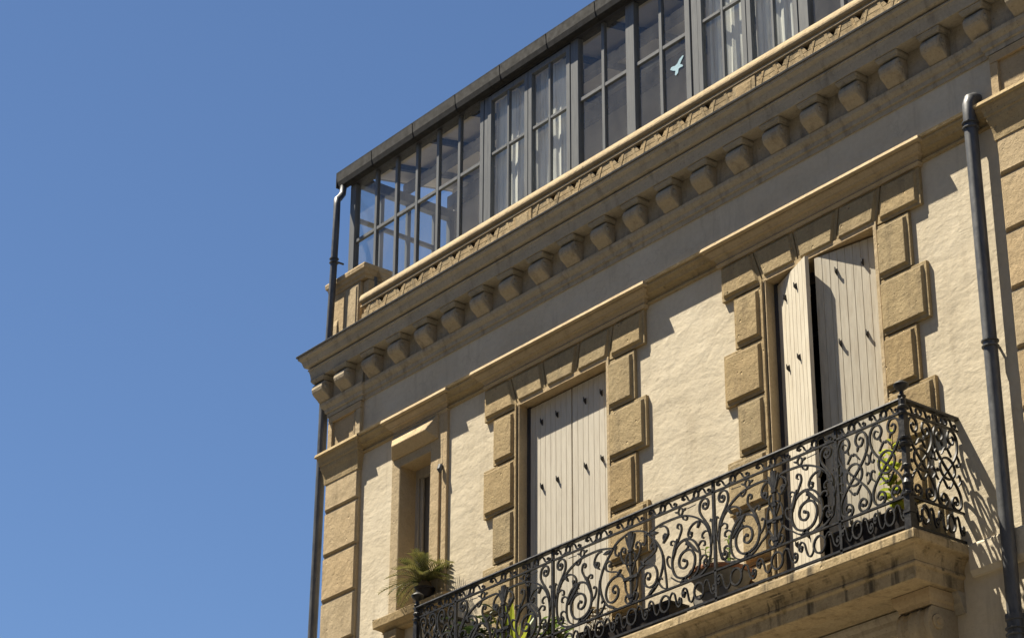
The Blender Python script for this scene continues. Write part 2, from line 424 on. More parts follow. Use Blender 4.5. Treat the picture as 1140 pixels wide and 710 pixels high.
# ---- string course
mb = MB()
sp = [(-.03, 10.90), (.012, 10.90), (.022, 10.912), (.022, 10.924), (.012, 10.934), (.014, 10.948), (.034, 10.968), (.062, 10.975), (.066, 10.988), (.076, 11.004), (.096, 11.022), (.100, 11.036), (.096, 11.044), (.112, 11.052), (.118, 11.074), (-.03, 11.14)]
mb.sweep(sp, [(.637, 0), (8.813, 0)]); mb.build('string_course', M['stone'], house)
mb = MB(); mb.sweep(sp, [(9.387, 0), (XR, 0)]); mb.build('string_course', M['stone'], house)

# ---- architrave, frieze, cornice
FR = -.033
mb = MB()
ap = [(-.03, 11.482), (.012, 11.482), (.014, 11.525), (.03, 11.53), (.034, 11.567), (.048, 11.578), (.066, 11.602), (.070, 11.622), (.072, 11.632), (-.03, 11.632)]
ends = [(.055, 3.0), (.055, 0), (.055, -.028), (.65, -.028), (.65, 0), (8.80, 0), (8.80, -.028), (9.40, -.028), (9.40, 0), (XR, 0)]
mb.sweep(ap, ends)
mb.build('architrave', M['stone_old'], house)
mb = MB()
mb.sweep([(-.03, 11.632), (.033, 11.632), (.033, 11.887), (-.03, 11.887)], ends)
mb.build('frieze', M['stone_old'], house)
mb = MB()
cp = [(-.05, 11.888), (.152, 11.888), (.155, 11.884), (.185, 11.884), (.188, 11.90), (.196, 11.955), (.205, 11.985), (.213, 11.990), (.213, 12.002), (.190, 12.006), (.192, 12.020), (.236, 12.026), (.244, 12.036), (.252, 12.058), (.260, 12.085), (.274, 12.102), (.287, 12.112), (.292, 12.13), (.293, 12.15), (-.05, 12.185)]
mb.sweep(cp, [(.13, 3.0), (.13, .0), (XR, .0)])
cornice = mb.build('cornice', M['stone_old'], house)
mb = MB()
mb.sweep([(-.05, 12.187), (.295, 12.153), (.297, 12.140), (.303, 12.139), (.306, 12.156), (.303, 12.160), (-.05, 12.194)], [(.13, 3.0), (.13, 0), (XR, 0)])
mb.build('zinc_flashing', M['zinc_black'], cornice)
# brackets: S shaped modillions under the cornice
def bracket():
    mb = MB()
    s = [(.0, 11.632), (.020, 11.633), (.034, 11.640), (.050, 11.652), (.070, 11.672), (.096, 11.690), (.118, 11.708), (.132, 11.730), (.138, 11.758), (.134, 11.785), (.122, 11.808), (.108, 11.823), (.102, 11.832), (.0, 11.832)]
    hw = .098
    mb.loft([[(-hw, FR+.01-o, z) for o, z in s], [(-hw+.012, FR-o, z) for o, z in s], [(hw-.012, FR-o, z) for o, z in s], [(hw, FR+.01-o, z) for o, z in s]])
    mb.sweep([(-.02, 11.834), (.0, 11.834), (.006, 11.85), (.016, 11.862), (.020, 11.887), (-.02, 11.887)],
             [(-hw-.002, FR+.02), (-hw-.002, FR-.124), (hw+.002, FR-.124), (hw+.002, FR+.02)])
    mb.box(-hw, hw, FR+.01, FR-.123, 11.836, 11.886)
    for sx in (-1, 1):                                      # side volute eye
        mb.tube([(sx*(hw-.01), FR-.085, 11.762), (sx*(hw+.008), FR-.085, 11.762)], .028, 12)
    return mb.build('bracket', M['stone_old'], cornice, bevel=.008)
br = bracket(); bx = .02
i = 0
while bx + .4385*i < XR-.2:
    x = bx+.4385*i; dy = -.028 if (.05 < x < .65 or 8.8 < x < 9.4 or i == 0) else 0
    if i == 0: br.location = (x+.05, dy, 0)
    else: copy_child(br, cornice, (x, dy, 0))
    i += 1

# ---- parapet
PX0 = .60
mb = MB()
mb.sweep([(-.16, 12.50), (.048, 12.50), (.055, 12.508), (.049, 12.528), (.040, 12.534), (.042, 12.544), (.062, 12.552), (.071, 12.566), (.072, 12.582), (.066, 12.608), (.056, 12.632), (.040, 12.650), (-.16, 12.672)], [(PX0, -.006), (XR, -.006)])
mb.box(PX0, XR, .10, .14, 12.16, 12.498)
parapet = mb.build('parapet', M['stone_pale'], house)
mb = MB(); per = .30; x = .66
blocks = [3.21, 6.21, 9.21, 12.21]
mb.box(PX0+.01, XR-.01, .05, -.050, 12.17, 12.425)
while x < XR-.3:
    nb = [b for b in blocks if abs((x+per/2)-b) < per*.5]
    xa = x; h = 12.499; lo = 12.4252; c = x+per/2
    if nb:
        mb.box(x-.055, x+per+.055, .05, -.048, lo, h)
        mb.box(x+.012, x+per-.012, -.04, -.057, 12.19, 12.492)
        mb.stone(rect(x+.05, x+per-.05, 12.23, 12.478), -.05, -.0575, .006, .008, -.0615)
    else:                                                   # carved zigzag with pierced triangles along its top
        mb.prism([(x, lo), (x+per, lo), (x+per-.05, h), (x+.05, h)], .05, -.050)
        for s_ in (-1, 1):
            f = lambda u: c+s_*u
            mb.prism([(f(.146), 12.31), (f(.112), 12.31), (f(.048), 12.486), (f(.082), 12.486)], -.04, -.054-.0004*s_)
        mb.prism([(c-.045, 12.30), (c+.045, 12.30), (c, 12.412)], -.04, -.0535)
    x += per
mb.build('tracery', M['stone_worn'], parapet, bevel=.003)
mb = MB()                                                    # corner pedestal
mb.box(-.02, .50, -.0, .34, 12.16, 12.87); mb.box(.505, .60, .03, .30, 12.16, 12.86)
mb.prism(rect(.21, .225, 12.2, 12.86), .01, -.006)
mb.stone(rect(.245, .485, 12.21, 12.845), .01, -.012, .02, .012, -.022)
mb.sweep([(-.1, 12.868), (.008, 12.868), (.014, 12.90), (.03, 12.915), (.036, 12.945), (.052, 12.962), (.056, 13.0), (.05, 13.02), (-.1, 13.03)], [(-.02, .345), (-.02, 0), (.58, 0), (.58, .345)])
mb.box(.0, .56, .05, .34, 12.87, 13.02)
mb.sweep([(-.05, 12.17), (.035, 12.17), (.035, 12.50), (.025, 12.56), (.006, 12.60), (-.05, 12.60)], [(-.02, .34), (-.02, .02), (.12, .02)])
mb.box(.56, .74, .34, .52, 12.6, 12.98)
mb.build('pedestal', M['stone_pale'], house, bevel=.006)

# ---- window surrounds in rusticated stone
def french_window(Wd, hood):
    x0, x1, z0, z1 = Wd
    p = MB()
    fb, ff = -.032, -.054
    xl, xr = x0-.51, x1+.50
    zt, zb = 10.885, 10.565
    # five fanned voussoirs
    w = xr-xl; c = (x0+x1)/2
    top = [xl, c-.735, c-.27, c+.255, c+.705, xr]
    bot = [xl, c-.625, c-.215, c+.195, c+.64, xr]
    for i in range(5):
        q = .005
        lo = zb if 0 < i < 4 else zb-.012
        p.stone([(bot[i]+q, lo), (bot[i+1]-q, lo), (top[i+1]-q, zt), (top[i]+q, zt)], .02, fb, .026, .016, ff)
    # alternating jamb blocks
    js = [10.545, 10.075, 9.60, 9.13, 8.665, 8.20, 7.80]
    for i in range(len(js)-1):
        wd = .37 if i % 2 == 0 else .51
        for (a, b) in ((x0-wd, x0-.052), (x1+.006, x1+wd-.01)):
            p.stone(rect(a, b, js[i+1]+.006, js[i]-.006), .02, fb, .026, .016, ff)
    for (a, b) in ((x0-.54, x0-.03), (x1+.0, x1+.53)):        # plinth
        p.stone(rect(a, b, 7.742, 7.796), .02, -.06, .008, .006, -.066)
    # moulded arris on the left jamb and the reveal lining
    p.box(x0-.046, x0-.026, .02, -.044, 7.742, 10.575); p.box(x0-.02, x0-.001, .02, -.03, 7.742, 10.57)
    pt = p.build('stone_surround', M['stone'], house, bevel=.004, seg=2)
    r = MB()
    r.box(x0-.03, x0+.003, -.030, .49, 7.742, 10.59); r.box(x1-.003, x1+.03, -.04, .49, 7.742, 10.59); r.box(x0+.0035, x1-.0035, -.04, .49, 10.556, 10.60)
    r.build('reveal', M['stone_pale'], pt)
    jf = MB(); jf.box(x0+.004, x0+.042, .062, .148, 7.745, 10.552); jf.build('jamb_gap_shade', M['frame_dark_and_shade'], pt)  # added dark strip, painted shade of the gap beside the shutter leaf
    h = MB()
    hp = [(-.07, 10.875), (-.040, 10.875), (-.034, 10.888), (-.026, 10.90), (-.034, 10.912), (-.038, 10.925), (-.030, 10.932), (-.022, 10.955), (.002, 10.962), (.004, 10.972), (.014, 10.984), (.030, 11.000), (.034, 11.014), (.028, 11.020), (.060, 11.023), (.065, 11.030), (.056, 11.060), (-.07, 11.142)]
    hx0, hx1 = hood
    bo = .088
    h.sweep(hp, [(hx0+.058, .02), (hx0+.058, -bo), (hx1-.058, -bo), (hx1-.058, .02)])
    h.box(hx0+.1, hx1-.1, .02, -bo+.05, 10.887, 11.11)
    h.build('hood_moulding', M['stone_pale'], pt)
    f = MB()                                                 # glazed door behind the shutters
    f.box(x0+.0, x0+.10, .15, .22, 7.745, 10.558); f.box(x1-.10, x1, .15, .22, 7.745, 10.558); f.box(x0+.1, x1-.1, .15, .22, 10.45, 10.558)
    f.box(c-.06, c+.06, .16, .22, 7.745, 10.45)
    for z in (8.5, 9.3, 10.0): f.box(x0+.1, x1-.1, .17, .21, z, z+.04)
    fr = f.build('glazed_door', M['frame_dark_and_shade'], pt)
    gl = MB(); gl.box(x0, x1, .23, .24, 7.745, 10.558)
    gl.build('door_glass', M['darkglass'], fr)
    return pt
pt2 = french_window(W2, (2.555, 4.978)); pt3 = french_window(W3, (5.705, 8.15))

def shutter(parent, hinge, y, w, side, ang, mat, z0=7.77, z1=10.535, nb=8):
    """leaf in local coords: hinge at the origin, extends along +x*side"""
    mb = MB(); t = .032
    bw = w/nb
    for k in range(nb):
        a, b = k*bw, (k+1)*bw
        gp = .0012
        xa, xb = (a+gp, b-gp)
        if side < 0: xa, xb = -xb, -xa
        e = .0016
        mb.loft([[(xa, 0, z0), (xa, 0, z1), (xb, 0, z1), (xb, 0, z0)], [(xa, -t+.0028, z0), (xa, -t+.0028, z1), (xb, -t+.0028, z1), (xb, -t+.0028, z0)],
                 [(xa+e, -t, z0), (xa+e, -t, z1), (xb-e, -t, z1), (xb-e, -t, z0)]])
    xa, xb = (0.004, w-.004) if side > 0 else (-w+.004, -.004)
    mb.box(xa, xb, -.002, -.022, z0+.002, z1-.002)
    for zz in (7.95, 9.15, 10.2): mb.box(xa+.04, xb-.04, .0, .022, zz, zz+.09)
    o = mb.build('shutter', mat, parent)
    o.location = (hinge, y, 0); o.rotation_euler = (0, 0, ang)
    hks = []                                               # hinge pins standing out of the boards
    for zz in (10.35, 9.73, 8.25):
        for fx in (.30, .68):
            X = side*w*fx
            hk = MB(); hks.append(hk)
            hk.loft([[(X-.005, -t+.003, zz-.035), (X+.005, -t+.003, zz-.035), (X+.005, -t+.003, zz+.03), (X-.005, -t+.003, zz+.03)],
                     [(X-.0045, -t-.018, zz-.02), (X+.0045, -t-.018, zz-.02), (X+.0045, -t-.018, zz+.012), (X-.0045, -t-.018, zz+.012)],
                     [(X-.005, -t-.027, zz-.008), (X+.005, -t-.027, zz-.008), (X+.005, -t-.027, zz+.03), (X-.005, -t-.027, zz+.03)]])
    return o, hks
def leaf_hooks(pt, o, hk):
    for q in hk:
        h = q.build('shutter_hook', M['hook'], pt); h.location = o.location; h.rotation_euler = o.rotation_euler
for a in (shutter(pt2, W2[0]+.045, .10, .572, 1, 0, M['shutter']), shutter(pt2, W2[1]-.006, .10, .582, -1, 0, M['shutter'])): leaf_hooks(pt2, *a)
o, hk = shutter(pt3, W3[0]+.045, .10, .568, 1, -rad(21.6), M['shutter2'], z1=10.53, nb=8); leaf_hooks(pt3, o, hk)
o, hk = shutter(pt3, W3[1]-.004, .10, .655, -1, rad(9.5), M['shutter2'], nb=9); leaf_hooks(pt3, o, hk)

# ---- the small window
def small_window():
    x0, x1, z0, z1 = W1
    p = MB()
    p.box(x0-.13, x0, .02, -.03, 9.06, 10.93); p.box(x1, x1+.135, .02, -.03, 9.06, 10.93)
    p.box(x1+.185, x1+.25, .02, -.028, 9.06, 10.93); p.box(x1+.13, x1+.19, .02, -.012, 9.06, 10.36); p.box(x1+.13, x1+.19, .02, -.029, 10.362, 10.93)
    p.box(x0-.002, x1+.002, .02, -.028, 10.552, 10.93)
    pt = p.build('stone_surround', M['stone_pale'], house, bevel=.006, seg=2)
    h = MB()                                               # header cut like a hipped wedge
    hx0, hx1, zb, zt = 1.20, 1.93, 10.64, 10.885
    a = [(hx0, -.029, zb), (hx1, -.029, zb), (hx1, -.029, zt), (hx0, -.029, zt)]
    a2 = [(x, -.045, z) for x, _, z in a]
    r = [(hx0+.10, -.125, 10.735), (hx1-.10, -.125, 10.735)]
    h.add([(hx0, .0, zb), (hx1, .0, zb), (hx1, .0, zt), (hx0, .0, zt)]+a2+r,
          [(0, 1, 5, 4), (1, 2, 6, 5), (2, 3, 7, 6), (3, 0, 4, 7), (4, 5, 9, 8), (5, 6, 9), (6, 7, 8, 9), (7, 4, 8), (3, 2, 1, 0)])
    h.build('header_stone', M['stone_pale'], pt, bevel=.005)
    rv = MB(); rv.box(x0-.02, x0+.003, -.026, .3, 9.06, 10.57); rv.box(x1-.003, x1+.02, -.026, .3, 9.06, 10.57); rv.box(x0+.0035, x1-.0035, -.024, .3, 10.547, 10.60)
    rv.build('reveal', M['stone_pale'], pt)
    hd = MB()
    hp = [(-.07, 10.875), (-.040, 10.875), (-.034, 10.888), (-.026, 10.90), (-.034, 10.912), (-.038, 10.925), (-.030, 10.932), (-.022, 10.955), (.002, 10.962), (.004, 10.972), (.014, 10.984), (.030, 11.000), (.034, 11.014), (.028, 11.020), (.060, 11.023), (.065, 11.030), (.056, 11.060), (-.07, 11.142)]
    hd.sweep(hp, [(1.12+.058, .02), (1.12+.058, -.072), (2.155-.058, -.072), (2.155-.058, .02)])
    hd.box(1.23, 2.05, .02, -.03, 10.887, 11.11)
    hd.build('hood_moulding', M['stone_pale'], pt)
    f = MB()
    f.box(x0, x0+.05, .16, .21, 9.08, 10.55); f.box(x1-.05, x1, .16, .21, 9.08, 10.55); f.box(x0+.05, x1-.05, .16, .21, 10.46, 10.55)
    f.box(x0+.06, x0+.10, .175, .20, 9.08, 10.46); f.box(x0+.2, x0+.24, .175, .20, 9.08, 10.46); f.box(x1-.1, x1-.06, .175, .20, 9.08, 10.46)
    fr = f.build('sash', M['frame_beige'], pt, bevel=.004)
    gl = MB(); gl.box(x0, x1, .211, .22, 9.07, 10.55); gl.build('window_glass', M['curtained'], fr)
    s = MB()
    s.sweep([(-.2, 8.90), (.02, 8.90), (.03, 8.925), (.065, 8.945), (.09, 8.955), (.095, 9.03), (.085, 9.045), (-.3, 9.062)], [(1.19, .02), (1.19, -.05), (2.10, -.05), (2.10, .02)])
    s.box(1.2, 2.09, .3, -.04, 8.91, 9.055)
    for xx in (1.22, 1.86):
        s.loft([[(xx, .02, 8.9), (xx, -.10, 8.9), (xx, -.10, 8.82), (xx, -.06, 8.7), (xx, -.02, 8.6), (xx, .02, 8.58)],
                [(xx+.2, .02, 8.9), (xx+.2, -.10, 8.9), (xx+.2, -.10, 8.82), (xx+.2, -.06, 8.7), (xx+.2, -.02, 8.6), (xx+.2, .02, 8.58)]])
    s.build('sill', M['stone'], pt, bevel=.006)
    k = MB(); k.tube([(1.99, -.02, 10.335), (1.99, -.05, 10.335), (1.99, -.055, 10.30), (1.99, -.05, 10.27)], [.02, .024, .028, .012], 10)
    k.build('awning_hook', M['zinc'], pt, True)
small_window()

# ---- balcony slab, band, consoles
BX0, BX1, BY = 2.40, 8.232, -.60
mb = MB()
bp = [(-.30, 7.42), (-.105, 7.42), (-.103, 7.50), (-.101, 7.515), (-.088, 7.52), (-.082, 7.533), (-.088, 7.546), (-.092, 7.552), (-.09, 7.585), (-.078, 7.615), (-.064, 7.632), (-.052, 7.638), (-.050, 7.652), (.0, 7.657), (.006, 7.668), (.004, 7.722), (-.008, 7.742), (-.30, 7.742)]
mb.sweep(bp, [(BX0, .02), (BX0, BY), (BX1, BY), (BX1, .02)])
mb.box(BX0+.2, BX1-.2, .02, BY+.2, 7.43, 7.739)
balc = mb.build('balcony_slab', M['stone_drip'], house, bevel=.005)
mb = MB()                                                  # band along the wall at floor level
for a, b in ((.64, BX0-.002), (BX1+.002, 8.812), (9.39, XR)):
    mb = MB(); mb.sweep([(-.03, 7.50), (.03, 7.50), (.045, 7.53), (.05, 7.54), (.05, 7.72), (.04, 7.738), (-.03, 7.742)], [(a, 0), (b, 0)])
    mb.build('floor_band', M['plaster'], house)
mb = MB()
mb.sweep([(-.03, 7.27), (.02, 7.27), (.03, 7.31), (.05, 7.34), (.055, 7.37), (.075, 7.40), (.08, 7.419), (-.03, 7.419)], [(BX0+.1, 0), (BX1-.1, 0)])
mb.build('under_moulding', M['stone_old'], balc)
def console(xc):
    mb = MB(); hw = .15
    s = []
    # side outline in (out,z): scrolled S
    for o_, z in catmull([(.0, 6.36), (.07, 6.42), (.15, 6.60), (.21, 6.80), (.28, 6.94), (.37, 7.03), (.43, 7.13), (.44, 7.21), (.41, 7.27), (.375, 7.295)], 5): s.append((o_, z))
    s += [(.37, 7.30), (.0, 7.30)]
    def ring(x, sc): return [(x, -(o_*sc*.70), z if sc == 1 else z+.0) for o_, z in s]
    xs = [(-hw, 1), (-hw+.035, 1), (-hw+.045, .95), (-.05, .95), (-.04, 1), (.04, 1), (.05, .95), (hw-.045, .95), (hw-.035, 1), (hw, 1)]
    mb.loft([ring(xc+x, sc) for x, sc in xs])
    for sx in (-1, 1):
        mb.tube([(xc+sx*(hw-.02), -.215, 7.185), (xc+sx*(hw+.014), -.215, 7.185)], .055, 16); mb.tube([(xc+sx*(hw-.02), -.215, 7.185), (xc+sx*(hw+.024), -.215, 7.185)], .024, 12)
    mb.sweep([(-.05, 7.302), (.0, 7.302), (.006, 7.33), (.02, 7.345), (.03, 7.375), (.034, 7.418), (-.05, 7.418)], [(xc-hw, .02), (xc-hw, -.275), (xc+hw, -.275), (xc+hw, .02)])
    mb.box(xc-hw+.01, xc+hw-.01, .02, -.25, 7.304, 7.416)
    mb.build('console', M['stone_pale'], balc, bevel=.005)
for xc in (2.74, 5.32, 7.895): console(xc)

# ---- balcony railing in wrought iron
RY = -.565
railing_root = None
RX0, RX1 = 2.36+.03, 8.178
ZT, Z2, Z1, ZB = 8.722, 8.630, 7.995, 7.775
def front(u, v, n): return (u, RY+n, v)
def side_at(xx):
    return lambda u, v, n: (xx+n, u, v)
mb = MB()
mb.sweep([(-.022, ZT-.012), (.022, ZT-.012), (.026, ZT), (.022, ZT+.012), (.008, ZT+.018), (-.008, ZT+.018), (-.022, ZT+.012), (-.026, ZT)], [(RX0, .0), (RX0, RY), (RX1, RY), (RX1, .0)])
rail = mb.build('balcony_railing', M['iron'], house)
mb = MB()
for z, h in ((Z2, .014), (Z1, .014), (ZB, .018)):
    mb.sweep([(-.010, z-h/2), (.010, z-h/2), (.010, z+h/2), (-.010, z+h/2)], [(RX0, .0), (RX0, RY), (RX1, RY), (RX1, .0)])
mb.build('cross_rail', M['iron'], rail)
def newel(x):
    mb = MB(); y = RY
    mb.box(x-.030, x+.030, y-.030, y+.030, 7.742, 7.86); mb.box(x-.035, x+.035, y-.035, y+.035, 7.862, 7.875)
    mb.box(x-.026, x+.026, y-.026, y+.026, 7.876, 7.99)
    mb.lathe([(.03, 0), (.042, .01), (.042, .025), (.026, .035), (.024, .05), (.036, .07), (.042, .095), (.030, .125), (.024, .14), (.034, .15), (.034, .16), (.022, .17), (.020, .20), (.034, .215), (.036, .23), (.022, .245)], (x, y, 7.99))
    mb.box(x-.021, x+.021, y-.021, y+.021, 8.23, 8.36)
    mb.lathe([(.024, 0), (.044, .012), (.046, .026), (.03, .036), (.028, .05), (.042, .06), (.042, .072), (.024, .082)], (x, y, 8.36))
    mb.box(x-.024, x+.024, y-.024, y+.024, 8.44, 8.60)
    mb.lathe([(.026, 0), (.040, .01), (.040, .02), (.028, .028), (.028, .05), (.038, .06), (.038, .07), (.028, .08), (.028, .13)], (x, y, 8.60))
    n = mb.build('newel_post', M['iron'], rail)
    f = MB()
    f.lathe([(.026, 0), (.032, .015), (.018, .03), (.015, .05), (.022, .062), (.044, .078), (.054, .092), (.056, .104), (.046, .116), (.030, .124), (.020, .134), (.002, .138)], (x, y, 8.735), 20)
    f.build('finial', M['iron'], rail, True)
newel(RX1); newel(RX0)
def leaf_pts(p, q, bulge=.4, n=7):
    return [(p[0]+(q[0]-p[0])*i/n, p[1]+(q[1]-p[1])*i/n) for i in range(n+1)], [.004+.02*math.sin(math.pi*(i/n)**.7) for i in range(n+1)]
BW, BD = .014, .016
def curve(mb, pts, f, w=BW, d=BD, k=6, taper=True, ball=False):
    c = catmull(pts, k); n = len(c)
    ww = [w*(1 if not taper else min(1, .45+2.2*min(i/n, 1-i/n)+.15)) for i in range(n)]
    mb.bar([f(u, v) for u, v in c], ww, d, mb.map)
    if ball:
        u, v = f(*c[-1]); blob(mb, u, v, .013)
def blob(mb, u, v, r, d=.022):
    mb.bar([(u-r, v), (u-r*.5, v), (u+r*.5, v), (u+r, v)], [r*.8, r*1.9, r*1.9, r*.8], d, mb.map)
def leaf(mb, p, q, f, w=.03):
    n = 7; P = f(*p); Q = f(*q)
    pts = [(P[0]+(Q[0]-P[0])*i/n, P[1]+(Q[1]-P[1])*i/n) for i in range(n+1)]
    mb.bar(pts, [.004+w*math.sin(math.pi*min(1, .12+.88*(i/n)))**.8 if i < n else .003 for i in range(n+1)], .022, mb.map)
H0 = Z1
def half_panel(mb, xp, sgn, Wd, lyre):
    f = lambda u, v: (xp+sgn*u, H0+v)
    B = BW*1.1
    # flowing loop: over the top, down beside the post, back along the lower rail
    head = [(.80, .51), (.728, .53), (.652, .546)] if lyre else [(Wd-.02, .47), (.60, .53)]
    curve(mb, head+[(.548, .557), (.357, .548), (.21, .495), (.11, .415), (.058, .32), (.045, .20), (.068, .10), (.13, .035), (.22, .012), (.33, .010), (.42, .03), (.50, .085)], f, B)
    # great spiral
    curve(mb, [(.27, .012), (.205, .05), (.172, .12), (.178, .22), (.235, .31), (.325, .348), (.415, .325), (.474, .25), (.484, .16), (.445, .08), (.362, .044), (.28, .06), (.234, .12), (.230, .19), (.268, .244), (.328, .258), (.385, .235), (.408, .185), (.392, .138), (.35, .122), (.318, .142), (.322, .176), (.35, .183)], f, B*1.1, ball=True)
    leaf(mb, (.33, .345), (.19, .20), f, .022); leaf(mb, (.475, .24), (.42, .38), f, .022)
    leaf(mb, (.37, .045), (.31, .005), f, .02); leaf(mb, (.31, .05), (.40, .012), f, .016)
    curve(mb, [(.474, .22), (.445, .31), (.395, .39), (.370, .44), (.380, .485), (.408, .492), (.416, .468), (.400, .456)], f, B*.85)
    curve(mb, [(.43, .33), (.455, .37), (.49, .375), (.495, .35), (.478, .345)], f, B*.7)
    curve(mb, [(.328, .258), (.305, .275), (.298, .302), (.315, .315), (.325, .30)], f, B*.8)
    curve(mb, [(.49, .15), (.53, .19), (.545, .24), (.525, .265), (.508, .25)], f, B*.75)
    curve(mb, [(.19, .25), (.155, .28), (.118, .275), (.112, .245), (.13, .24)], f, B*.75)
    curve(mb, [(.172, .13), (.14, .16), (.105, .155), (.10, .128), (.118, .125)], f, B*.75)
    # branches off the loop
    curve(mb, [(.62, .535), (.57, .53), (.535, .50), (.523, .455), (.545, .418), (.578, .424), (.575, .454), (.555, .452)], f, B*.85, ball=True)
    curve(mb, [(.12, .42), (.16, .448), (.215, .452), (.268, .428), (.297, .382), (.282, .35), (.256, .357), (.262, .38)], f, B*.85, ball=True)
    curve(mb, [(.36, .548), (.34, .515), (.31, .505), (.30, .525), (.315, .535)], f, B*.7)
    leaf(mb, (.52, .455), (.585, .39), f, .016); leaf(mb, (.16, .45), (.19, .40), f, .015)
    # volute beside the post
    curve(mb, [(.048, .29), (.058, .365), (.098, .43), (.135, .478), (.160, .53), (.152, .588), (.113, .617), (.076, .607), (.058, .572), (.072, .536), (.105, .530), (.122, .556), (.108, .578), (.09, .568)], f, B, ball=True)
    curve(mb, [(.045, .20), (.022, .30), (.020, .39), (.032, .425), (.046, .41)], f, B*.75)
    curve(mb, [(.05, .14), (.075, .07), (.115, .07), (.13, .10), (.112, .122), (.095, .108)], f, B*.8, ball=True)
    curve(mb, [(.06, .33), (.10, .35), (.135, .335), (.137, .305), (.118, .303)], f, B*.75)
    # little ring hanging from the second rail
    a = 20; ring = [(.375+.024*math.cos(6.2832*i/a), .590+.030*math.sin(6.2832*i/a)) for i in range(a+1)]
    mb.bar([f(*p) for p in ring], .010, BD, mb.map)
    for s_ in (-1, 1):
        mb.bar([f(.375+s_*.024, .59), f(.375+s_*.048, .595), f(.375+s_*.062, .602)], [.012, .016, .004], BD, mb.map)
    mb.bar([f(.30, .592), f(.20, .597)], .005, .006, mb.map)
    if lyre:
        curve(mb, [(.965, .60), (.86, .575), (.79, .545), (.728, .49), (.645, .40), (.59, .275), (.62, .14), (.70, .045), (.80, .006)], f, B)
        curve(mb, [(.955, .06), (.905, .12), (.892, .20), (.865, .25), (.80, .275), (.74, .266), (.685, .23), (.66, .16), (.685, .095), (.745, .075), (.80, .105), (.812, .16), (.785, .2), (.75, .19), (.745, .16), (.765, .15)], f, B, ball=True)
        curve(mb, [(.87, .26), (.80, .31), (.73, .33), (.672, .36), (.665, .41), (.70, .43), (.728, .408), (.715, .385)], f, B*.85, ball=True)
        curve(mb, [(.955, .33), (.90, .35), (.86, .40), (.85, .46), (.88, .49), (.905, .47), (.895, .45)], f, B*.8, ball=True)
        curve(mb, [(.80, .53), (.78, .49), (.79, .45), (.82, .445), (.825, .47)], f, B*.75)
        curve(mb, [(.586, .296), (.575, .20), (.56, .10), (.553, .01)], f, B*.8)
        curve(mb, [(.553, .01), (.60, .03), (.640, .075), (.645, .10), (.62, .115), (.605, .10)], f, B*.8)
        leaf(mb, (.728, .51), (.64, .50), f, .022); leaf(mb, (.76, .02), (.69, .06), f, .02); leaf(mb, (.80, .275), (.85, .32), f, .016)
    else:
        curve(mb, [(Wd-.015, .36), (Wd-.06, .33), (Wd-.085, .25), (Wd-.07, .15), (Wd-.02, .08)], f, B*.85)
        curve(mb, [(.50, .085), (.555, .12), (.595, .18), (.588, .225), (.565, .222)], f, B*.8)
def shaft(mb, x):
    f = lambda u, v: (x+u, H0+v)
    curve(mb, [(0, .006), (0, .3), (0, .60)], f, .022, .024, 4, False)
    for z, w in ((.06, .05), (.20, .04), (.33, .045), (.44, .05)): mb.bar([f(-w/2, z), f(w/2, z)], .022, .03, mb.map)
    mb.bar([f(-.085, .215), f(.085, .215)], .024, .03, mb.map)
    for s in (-1, 1):
        leaf(mb, (s*.008, .45), (s*.055, .575), f, .018); leaf(mb, (s*.004, .47), (s*.022, .60), f, .016)
        leaf(mb, (s*.008, .02), (s*.05, .10), f, .016)
        curve(mb, [(s*.01, .02), (s*.05, .015), (s*.075, .05), (s*.06, .08), (s*.04, .07)], f, BW*.8)
        curve(mb, [(s*.012, .25), (s*.05, .33), (s*.052, .40), (s*.03, .42)], f, BW*.8)
def band(mb, x0, x1, zc, hh, step):
    """row of rings, each between two scrolls"""
    n = max(1, round((x1-x0)/step)); st = (x1-x0)/n; a = 18
    for i in range(n):
        c = x0+st*(i+.5); k = st/.33
        rw = min(hh*.72, st*.14)
        ring = [(c+rw*math.cos(6.2832*j/a), zc+hh*.80*math.sin(6.2832*j/a)) for j in range(a+1)]
        mb.bar(ring, .014, BD, mb.map)
        for s_ in (-1, 1):
            k = st/.44
            f = lambda u, v: (c+s_*(rw+u*k), zc+s_*v*hh)
            curve(mb, [(.002, .25), (.018, .62), (.042, .80), (.066, .55), (.080, .0), (.094, -.55), (.120, -.82), (.146, -.60), (.150, -.15), (.132, .05), (.118, -.18), (.126, -.35)], f, .0105, BD, 5, True, hh > .06)
def scroll_unit(mb, c, hw):
    a = 22; B = BW*1.08
    for s in (-1, 1):
        f = lambda u, v: (c+s*u*hw/.155, H0+v)
        # an S from the top volute through the ring to the opposite bottom volute
        curve(mb, [(.062, .560), (.085, .575), (.102, .548), (.082, .512), (.046, .522), (.030, .565), (.055, .612), (.105, .612), (.140, .560), (.138, .48), (.105, .41), (.055, .35), (.005, .30), (-.05, .245), (-.105, .185), (-.140, .12), (-.138, .055), (-.105, .015), (-.058, .014), (-.030, .052), (-.045, .095), (-.080, .105), (-.102, .074), (-.085, .048), (-.062, .06)], f, B, ball=True)
        curve(mb, [(.125, .44), (.150, .40), (.147, .36), (.125, .35), (.115, .37)], f, B*.75)
        curve(mb, [(.12, .20), (.150, .235), (.147, .275), (.125, .285), (.115, .265)], f, B*.75)
        curve(mb, [(.06, .41), (.03, .45), (.012, .47), (.0, .455)], f, B*.75)
        curve(mb, [(.06, .22), (.03, .18), (.012, .16), (.0, .175)], f, B*.75)
        mb.bar([f(.052, .508), f(.046, .492), f(.04, .476)], [.016, .014, .004], BD, mb.map)
    ring = [(c+.078*math.cos(6.2832*j/a), H0+.312+.082*math.sin(6.2832*j/a)) for j in range(a+1)]
    mb.bar(ring, B, BD*.9, mb.map)
